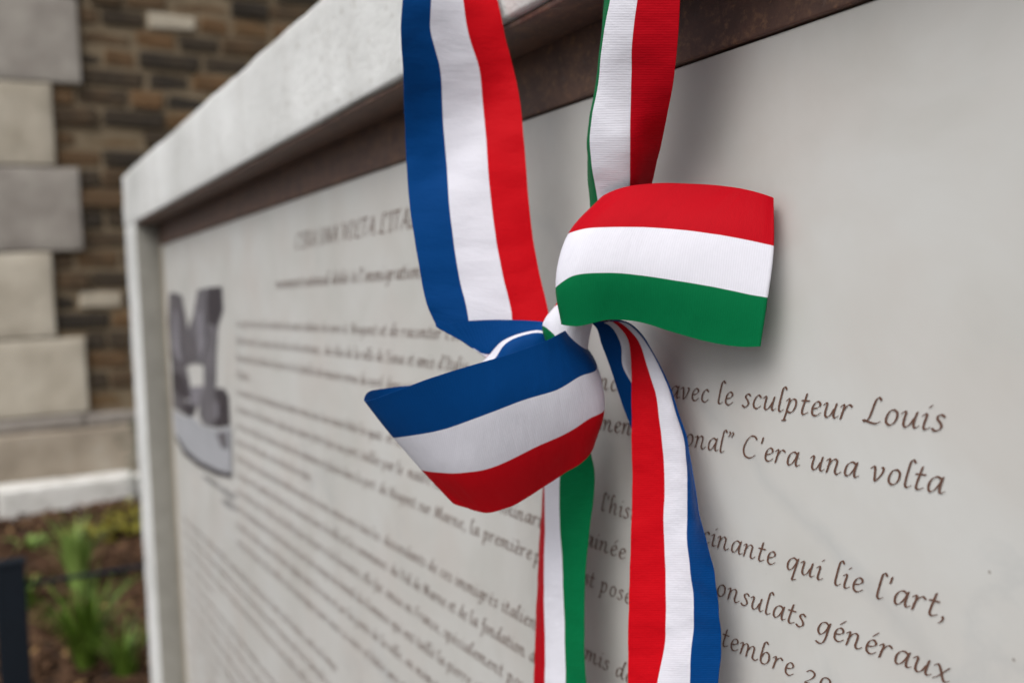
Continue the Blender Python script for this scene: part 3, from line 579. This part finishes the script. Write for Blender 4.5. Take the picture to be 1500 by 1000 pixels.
g_('r', .74, [(.04, .80), (.18, .95), (.24, .85), (.16, .4), (.08, .0)], [(.13, .40), (.30, .74), (.48, .96), (.60, .97), (.70, .86)])
g_('s', .66, [(.60, .86), (.46, .98), (.28, .90), (.26, .70), (.42, .50), (.50, .26), (.36, .04), (.18, .0), (.04, .12)])
g_('t', .60, [(.40, 1.42), (.30, .9), (.20, .4), (.18, .10), (.30, .0), (.54, .14)], [(.10, .93), (.60, .95)])
g_('u', 1.0, [(.04, .80), (.18, .95), (.25, .85), (.18, .44), (.18, .12), (.32, .01), (.52, .2), (.70, .6)], [(.82, .97), (.73, .5), (.70, .14), (.80, .02), (.97, .15)])
g_('v', .84, [(.02, .80), (.16, .96), (.24, .84), (.26, .4), (.30, .02), (.52, .30), (.70, .68), (.72, .92), (.62, .96)])
g_('x', .86, [(.04, .84), (.20, .96), (.34, .70), (.48, .2), (.62, .0), (.80, .14)], [(.76, .94), (.56, .66), (.28, .26), (.04, .02)])
g_('y', .92, [(.04, .80), (.18, .95), (.25, .85), (.18, .44), (.20, .12), (.34, .01), (.54, .2), (.72, .6)], [(.84, .97), (.72, .4), (.60, -.2), (.42, -.56), (.16, -.6), (.0, -.48)])
g_('z', .74, [(.10, .88), (.30, .96), (.64, .90), (.36, .5), (.06, .06), (.30, .06), (.62, .02)])
g_('C', 1.20, [(1.10, 1.42), (.94, 1.60), (.64, 1.60), (.32, 1.2), (.14, .6), (.26, .14), (.56, -.02), (.86, .06), (1.04, .24)])
g_('L', 1.06, [(.92, 1.48), (.78, 1.64), (.62, 1.46), (.48, .9), (.34, .3), (.14, .05), (.0, .12)], [(.06, .14), (.34, .04), (.72, -.02), (.96, .12)])
g_('N', 1.36, [(.0, .04), (.14, .06), (.26, .6), (.44, 1.5)], [(.34, 1.58), (.56, 1.1), (.78, .5), (.96, .0)], [(.96, .0), (1.1, .7), (1.24, 1.4), (1.36, 1.6)])
g_('M', 1.60, [(.0, .04), (.14, .06), (.28, .6), (.48, 1.56)], [(.48, 1.56), (.58, .9), (.70, .1)], [(.70, .1), (.98, .9), (1.28, 1.58)], [(1.28, 1.58), (1.28, .9), (1.30, .1), (1.46, .04)])
g_('V', 1.20, [(.06, 1.46), (.22, 1.60), (.34, 1.40), (.40, .8), (.46, .0)], [(.46, .0), (.76, .6), (1.08, 1.3), (1.24, 1.6)])
g_('P', 1.04, [(.42, 1.5), (.30, .8), (.16, .0)], [(.10, 1.36), (.34, 1.58), (.70, 1.60), (.94, 1.36), (.86, .98), (.56, .78), (.32, .82)])
g_('S', .90, [(.84, 1.40), (.68, 1.60), (.42, 1.54), (.32, 1.24), (.48, .94), (.62, .58), (.50, .14), (.24, -.02), (.02, .14)])
g_('I', .60, [(.48, 1.56), (.34, .8), (.18, .0)], [(.26, 1.54), (.66, 1.58)], [(.0, .02), (.36, .02)])
g_('E', .98, [(.86, 1.50), (.60, 1.58), (.38, 1.50), (.26, .8), (.16, .06), (.44, .0), (.80, .08)], [(.28, .84), (.68, .86)])
g_('R', 1.16, [(.42, 1.5), (.30, .8), (.16, .0)], [(.10, 1.36), (.34, 1.58), (.70, 1.60), (.90, 1.38), (.82, 1.04), (.56, .84), (.34, .84)], [(.52, .84), (.74, .4), (.94, .04), (1.12, .02)])
g_('D', 1.26, [(.42, 1.5), (.30, .8), (.16, .04)], [(.06, 1.40), (.36, 1.58), (.80, 1.54), (1.12, 1.14), (1.06, .56), (.74, .1), (.34, .0), (.06, .06)])
g_('A', 1.26, [(.0, .0), (.30, .5), (.66, 1.2), (.88, 1.62)], [(.86, 1.60), (.92, .8), (1.0, .0), (1.14, .02)], [(.34, .56), (.96, .56)])
g_('U', 1.26, [(.20, 1.58), (.38, 1.5), (.26, .8), (.24, .2), (.48, -.02), (.80, .2), (1.02, .9), (1.20, 1.58)])
g_('O', 1.30, [(.86, 1.60), (.52, 1.48), (.20, .94), (.16, .30), (.46, -.02), (.86, .2), (1.16, .8), (1.14, 1.40), (.86, 1.60), (.76, 1.59)])
g_('T', 1.10, [(.66, 1.54), (.52, .8), (.36, .0)], [(.10, 1.44), (.36, 1.58), (.80, 1.54), (1.14, 1.64)])
g_('F', .98, [(.44, 1.5), (.30, .8), (.14, .0)], [(.20, 1.50), (.56, 1.56), (.96, 1.58)], [(.30, .82), (.72, .84)])
g_('0', .92, [(.56, 1.0), (.30, .88), (.16, .5), (.20, .12), (.44, .0), (.70, .16), (.80, .56), (.72, .90), (.56, 1.0)])
g_('1', .60, [(.14, .84), (.36, 1.0), (.30, .5), (.24, .0)])
g_('2', .86, [(.16, .84), (.32, 1.02), (.58, 1.0), (.66, .78), (.46, .42), (.08, .04), (.36, .06), (.74, .02)])
g_('6', .90, [(.76, 1.48), (.46, 1.22), (.22, .74), (.18, .24), (.40, .0), (.64, .14), (.74, .5), (.60, .78), (.40, .74), (.22, .5)])
g_('.', .40, [(.08, .10), (.18, .04)])
g_(',', .44, [(.16, .14), (.22, .02), (.16, -.14), (.04, -.30)])
g_("'", .36, [(.30, 1.62), (.22, 1.20)])
g_('’', .36, [(.26, 1.66), (.30, 1.52), (.18, 1.30)])
g_('“', .60, [(.36, 1.70), (.22, 1.52), (.28, 1.36)], [(.58, 1.70), (.44, 1.52), (.50, 1.36)])
g_('”', .62, [(.24, 1.66), (.30, 1.52), (.18, 1.30)], [(.48, 1.66), (.54, 1.52), (.42, 1.30)])
ACC = {'é': ('e', [(.46, 1.22), (.72, 1.54)]), 'è': ('e', [(.34, 1.52), (.56, 1.24)]), 'ê': ('e', [(.28, 1.22), (.50, 1.50), (.68, 1.24)]),
       'à': ('a', [(.40, 1.52), (.62, 1.24)]), 'â': ('a', [(.34, 1.22), (.56, 1.50), (.74, 1.24)]), 'û': ('u', [(.36, 1.22), (.58, 1.50), (.76, 1.24)]),
       'ù': ('u', [(.40, 1.52), (.62, 1.24)]), 'î': ('i', None), 'ç': ('c', [(.40, -.02), (.46, -.2), (.24, -.34)])}
for c_, (b_, a_) in ACC.items(): G[c_] = (G[b_][0], G[b_][1]+([a_] if a_ else []))
G['œ'] = (1.5, G['o'][1]+[[(x+.66, y) for x, y in G['e'][1][0]]])
def smooth(pts, n):
    if len(pts) < 3:
        return [tuple(pts[0][k]+(pts[-1][k]-pts[0][k])*t for k in (0, 1)) for t in (0, .5, 1)]
    out = []
    P_ = [tuple(2*pts[0][k]-pts[1][k] for k in (0, 1))]+list(pts)+[tuple(2*pts[-1][k]-pts[-2][k] for k in (0, 1))]
    for i in range(1, len(P_)-2):
        a, b, c, d = P_[i-1:i+3]
        for j in range(n):
            t = j/n
            out.append(tuple(.5*(2*b[k]+(c[k]-a[k])*t+(2*a[k]-5*b[k]+4*c[k]-d[k])*t*t+(3*b[k]-a[k]-3*c[k]+d[k])*t**3) for k in (0, 1)))
    out.append(pts[-1]); return out
NIB = math.radians(38); NW = .138; NTH = .032
def text_mesh(name, segs, zbase, xh, n=3, caps=False, jit=0, weight=1.0, y=-.0006):
    V, F = [], []
    hw = Vector((math.cos(NIB), math.sin(NIB)))*NW*.5*weight
    hp = Vector((-math.sin(NIB), math.cos(NIB)))*NTH*.5*weight
    cnt_ = 0
    for (t, xa, xb) in segs:
        adv = 0; pl = []
        for ch in t:
            if ch == ' ': adv += .62; continue
            gl = G.get(ch)
            if not gl: adv += .4; continue
            pl.append((adv, gl)); adv += gl[0]+.07
        adv = max(adv-.1, .1); sx = (xb-xa)/adv
        for a0, gl in pl:
            for st in gl[1]:
                pts = smooth(st, n)
                cnt_ += 1
                yy = y-(cnt_ % 7)*.000012
                base = len(V)
                for (px, py) in pts:
                    px2 = px+py*.13
                    # convex footprint of a broad nib: four corners
                    for q in (hw+hp, -hw+hp, -hw-hp, hw-hp):
                        V.append((xa+(a0+px2+q.x)*sx, yy, zbase+(py+q.y)*xh))
                m = len(pts)
                for i in range(m):
                    b = base+4*i
                    F.append((b, b+1, b+2, b+3))
                    if i < m-1:
                        c = b+4
                        for e in range(4):
                            f = (e+1) % 4
                            F.append((b+e, b+f, c+f, c+e))
    for i in range(len(V)):
        V[i] = (V[i][0]-mem.location.x, V[i][1], V[i][2])
    me = mesh_from(name, V, F)
    # give every face its own hair-thin level so that no two coincide, all facing the viewer
    V2, F2 = [], []
    for i, f in enumerate(F):
        d = (i % 37)*4e-6
        ps = [V[j] for j in f]
        ar = sum(ps[k][0]*ps[(k+1) % 4][2]-ps[(k+1) % 4][0]*ps[k][2] for k in range(4))
        if abs(ar) < 1e-12: continue
        if ar < 0: ps = ps[::-1]
        b = len(V2)
        V2 += [(p[0], p[1]-d, p[2]) for p in ps]; F2.append((b, b+1, b+2, b+3))
    bpy.data.meshes.remove(me)
    return mesh_from(name, V2, F2)
for i, (zb, segs) in enumerate(TEXT_LINES):
    if i == 0: me = text_mesh("title_lettering", segs, zb, .0155, 3, weight=1.1); nm = "title_lettering"
    elif i == 1: me = text_mesh("subtitle_lettering", segs, zb, .0115, 3, weight=1.1); nm = "subtitle_lettering"
    else: me = text_mesh("text_line", segs, zb, .0098, 4 if i < 10 else 2); nm = "text_line"
    link(nm, me, MAT['ink'], mem)
# printed black and white photograph of a tall carved stone
for i, (c, pts) in enumerate(PRINT_SHAPES):
    yv = -.0006-i*.00025
    me = mesh_from("printed_photo", [(x-mem.location.x, yv, z) for x, z in pts], [tuple(range(len(pts)))])
    if i == 0:
        prt = link("printed_photo", me, MAT[c], mem)
    else: link("print_tone", me, MAT[c], prt)
for (a, b) in CAPTION:
    link("caption", text_mesh("caption", [("monument national" if a == CAPTION[0][0] else "sculpture", a[0], b[0])], (a[1]+b[1])/2, .011, 2, weight=1.7), MAT['mid'], mem)

# ------------------------------------------------------------------ ribbons
def herm(p0, p1, p2, p3, t, d01, d12, d23):
    m1 = ((p2-p1)/d12*d01+(p1-p0)/d01*d12)/(d01+d12) if p0 is not None else (p2-p1)/d12
    m2 = ((p3-p2)/d23*d12+(p2-p1)/d12*d23)/(d12+d23) if p3 is not None else (p2-p1)/d12
    m1 = m1*d12; m2 = m2*d12
    t2, t3 = t*t, t**3
    return p1*(2*t3-3*t2+1)+m1*(t3-2*t2+t)+p2*(3*t2-2*t3)+m2*(t3-t2)
def interp(pts, n, ends=True):
    out = []
    N = len(pts)
    D = [max((pts[i+1]-pts[i]).length, 1e-5) for i in range(N-1)]
    for i in range(N-1):
        for j in range(n):
            out.append(herm(pts[i-1] if i > 0 else None, pts[i], pts[i+1], pts[i+2] if i < N-2 else None, j/n,
                            D[i-1] if i > 0 else 1, D[i], D[i+1] if i < N-2 else 1))
    out.append(pts[-1]); return out
def ribbon(name, rows, mat, parent, seed, n=9, m=8, amp=.0007, v0=0.):
    """rows: cross-sections of four points (edge, stripe joint, stripe joint, edge); None marks a crease"""
    parts = [[]]
    for r in rows:
        if r is None: parts.append([])
        else: parts[-1].append([Vector(p) for p in r])
    grid = []
    for k, pr in enumerate(parts):
        cols = [interp([r[c] for r in pr], n) for c in range(4)]
        for i in range(len(cols[0])):
            grid.append(interp([cols[c][i] for c in range(4)], m))
    U = 3*m+1
    V = [v for r in grid for v in r]
    Rn = len(grid)
    # length along the middle of the strip
    vl = [v0]
    for i in range(1, Rn): vl.append(vl[-1]+(grid[i][U//2]-grid[i-1][U//2]).length)
    # small folds and pull marks, across the strip
    nv = []
    for i in range(Rn):
        for j in range(U):
            a = grid[min(i+1, Rn-1)][j]-grid[max(i-1, 0)][j]; b = grid[i][min(j+1, U-1)]-grid[i][max(j-1, 0)]
            nn = a.cross(b); nn = nn.normalized() if nn.length > 1e-9 else Vector((0, 0, 0))
            u = j/(U-1); h = noise.noise(Vector((u*2.2, vl[i]*22, seed)))*1.0+noise.noise(Vector((u*3+vl[i]*9, vl[i]*60, seed+9)))*.45
            nv.append(grid[i][j]+nn*h*amp)
    F = [(i*U+j, i*U+j+1, (i+1)*U+j+1, (i+1)*U+j) for i in range(Rn-1) for j in range(U-1)]
    o0 = parent.location
    me = mesh_from(name, [tuple(v-o0) for v in nv], F, True)
    uvl = me.uv_layers.new(name="UVMap")
    for lp in me.loops:
        i, j = divmod(lp.vertex_index, U); uvl.data[lp.index].uv = (j/(U-1), vl[i])
    ob = link(name, me, mat, parent)
    so_ = ob.modifiers.new("thickness", 'SOLIDIFY'); so_.thickness = .0005; so_.offset = 0
    es_ = ob.modifiers.new("crisp_edges", 'EDGE_SPLIT'); es_.split_angle = math.radians(50); es_.use_edge_sharp = False
    return ob
KN = Vector(ITK[3][1])
fr = empty("french_ribbon", KN); tag(fr, "blue white and red ribbon hanging left, its bow loop pointing down left", "ribbon")
ribbon("hanging_band", FRB, MAT['french'], fr, 1., amp=.0022)
ribbon("bow_loop", FRL, MAT['french'], fr, 5., amp=.0012)
ribbon("tail", FRT, MAT['french'], fr, 8., amp=.0020)
ribbon("short_tail", FRS, MAT['french'], fr, 11., amp=.0004)
it = empty("italian_ribbon", KN); tag(it, "green white and red ribbon hanging right, its bow loop pointing right above the other", "ribbon")
ribbon("hanging_band", ITB, MAT['italian'], it, 21., amp=.0012)
ribbon("bow_loop", ITL, MAT['italian'], it, 25., amp=.0005)
ribbon("tail", ITT, MAT['italian'], it, 28., amp=.0014)
ribbon("knot", ITK, MAT['italian'], it, 31., amp=.0003)

# ------------------------------------------------------------------ bed fence and plants
fe = empty("bed_fence", (-3.5, -.418, 0)); tag(fe, "low dark navy post with a thin rail at the edge of the planting bed", "fence")
bm = box_bm(-.03, .03, -.055, .035, -.05, .545, .006, 2)
link("post", bm_mesh("post", bm), MAT['navy'], fe)
bm = box_bm(-.034, .034, -.060, .040, .546, .56, .004, 2)
link("post_cap", bm_mesh("post_cap", bm), MAT['navy'], fe)
bm = bmesh.new(); bmesh.ops.create_cone(bm, cap_ends=True, segments=14, radius1=.007, radius2=.007, depth=1.8,
    matrix=Matrix.Translation((0, .93, .475)) @ Matrix.Rotation(math.pi/2, 4, 'X'))
link("rail", bm_mesh("rail", bm, True), MAT['navy'], fe)
bm = box_bm(-.03, .03, 1.84, 1.90, -.05, .56, .006, 2); link("post", bm_mesh("post", bm), MAT['navy'], fe)

def tuft(x, y, n, h, spread, mat, label, seed, width=.012, name="grass_tuft", cat="plant", lean=(0, 0)):
    rnd = random.Random(seed); V, F = [], []
    for _ in range(n):
        a = rnd.uniform(0, 6.283); r0_ = rnd.uniform(0, .035); hh = h*rnd.uniform(.55, 1.1); ou = spread*rnd.uniform(.2, 1)
        dx, dy = math.cos(a), math.sin(a); wd = width*rnd.uniform(.6, 1.2); b = len(V); N = 7
        for i in range(N+1):
            t = i/N; rr = r0_+ou*t**1.7; zz = hh*(t-.38*t**3*ou/max(h, .01)*1.4)
            ww = wd*(1-t**2.2)*.5+.0004
            c = Vector((dx*rr+lean[0]*t*t, dy*rr+lean[1]*t*t, zz))
            for s_ in (-1, 0, 1):
                V.append((c.x-dy*ww*s_, c.y+dx*ww*s_, c.z+(abs(s_)*ww*.5)))
        for i in range(N):
            for k in (0, 1):
                q = b+3*i+k; F.append((q, q+1, q+4, q+3))
    o = link(name, mesh_from(name, V, F, True), MAT[mat]); o.location = (x, y, bed_z(x, y)-.01)
    tag(o, label, cat); return o
tuft(-3.95, -.19, 120, .42, .24, 'leaf', "large bright green grass tuft growing below the thin rail", 1, .014)
tuft(-4.75, -.14, 60, .40, .16, 'leaf_pale', "upright pale green tuft with long blades just above the rail", 2, .020)
tuft(-4.70, -.36, 30, .20, .14, 'leaf', "small green tuft left of the pale upright one", 3, .018)
tuft(-5.35, -.30, 22, .12, .16, 'leaf_pale', "low sparse olive sprout near the white kerb", 4, .022)
tuft(-3.72, -.08, 40, .26, .16, 'leaf', "green tuft half hidden by the concrete frame's left edge", 6, .014)
def leafy(x, y, n, h, rad, mat, label, seed, name="leafy_plant", size=.05):
    rnd = random.Random(seed)
    root = empty(name, (x, y, bed_z(x, y))); tag(root, label, "plant")
    V, F = [], []; SV, SF = [], []
    for s_ in range(7):
        a = rnd.uniform(0, 6.28); tx, ty = math.cos(a)*rad*.7, math.sin(a)*rad*.7
        for i in range(5):
            t = i/4; 
            for q in range(4):
                an = q*math.pi/2; SV.append((tx*t+math.cos(an)*.003, ty*t+math.sin(an)*.003, h*.9*t))
        b = s_*20
        for i in range(4):
            for q in range(4): SF.append((b+4*i+q, b+4*i+(q+1) % 4, b+4*i+4+(q+1) % 4, b+4*i+4+q))
    for _ in range(n):
        t = rnd.uniform(.15, 1); a = rnd.uniform(0, 6.28); r_ = rad*rnd.uniform(.1, 1)*(.5+.5*t)
        c = Vector((math.cos(a)*r_, math.sin(a)*r_, h*t*rnd.uniform(.8, 1.05)))
        d = Vector((math.cos(a+rnd.gauss(0, .5)), math.sin(a+rnd.gauss(0, .5)), rnd.uniform(-.4, .6))).normalized()
        sd_ = d.cross(Vector((0, 0, 1))).normalized(); up = sd_.cross(d); L = size*rnd.uniform(.6, 1.3); W_ = L*.42
        b = len(V)
        V += [tuple(c), tuple(c+d*L*.45+sd_*W_/2+up*L*.05), tuple(c+d*L-up*L*.12), tuple(c+d*L*.45-sd_*W_/2+up*L*.05), tuple(c+d*L*.5)]
        F += [(b, b+1, b+4), (b+1, b+2, b+4), (b+2, b+3, b+4), (b+3, b, b+4)]
    link("stem", mesh_from("stem", SV, SF), MAT['leaf_dark'], root)
    o = link("foliage", mesh_from("foliage", V, F), MAT[mat], root)
leafy(-5.65, .30, 260, .55, .17, 'leaf_dark', "dark green bush at the wall foot beside the concrete frame", 11)
leafy(-5.35, .18, 110, .14, .20, 'leaf_yellow', "low yellow green plant in front of the white kerb", 12, size=.075)
leafy(-5.30, -.02, 50, .09, .16, 'leaf_yellow', "sprawling yellowish plant left of the low yellow green one", 13, size=.08)
leafy(-6.05, -.06, 30, .06, .05, 'leaf_dark', "tiny green weed sprouting from the plinth ledge", 14, name="weed", size=.035)
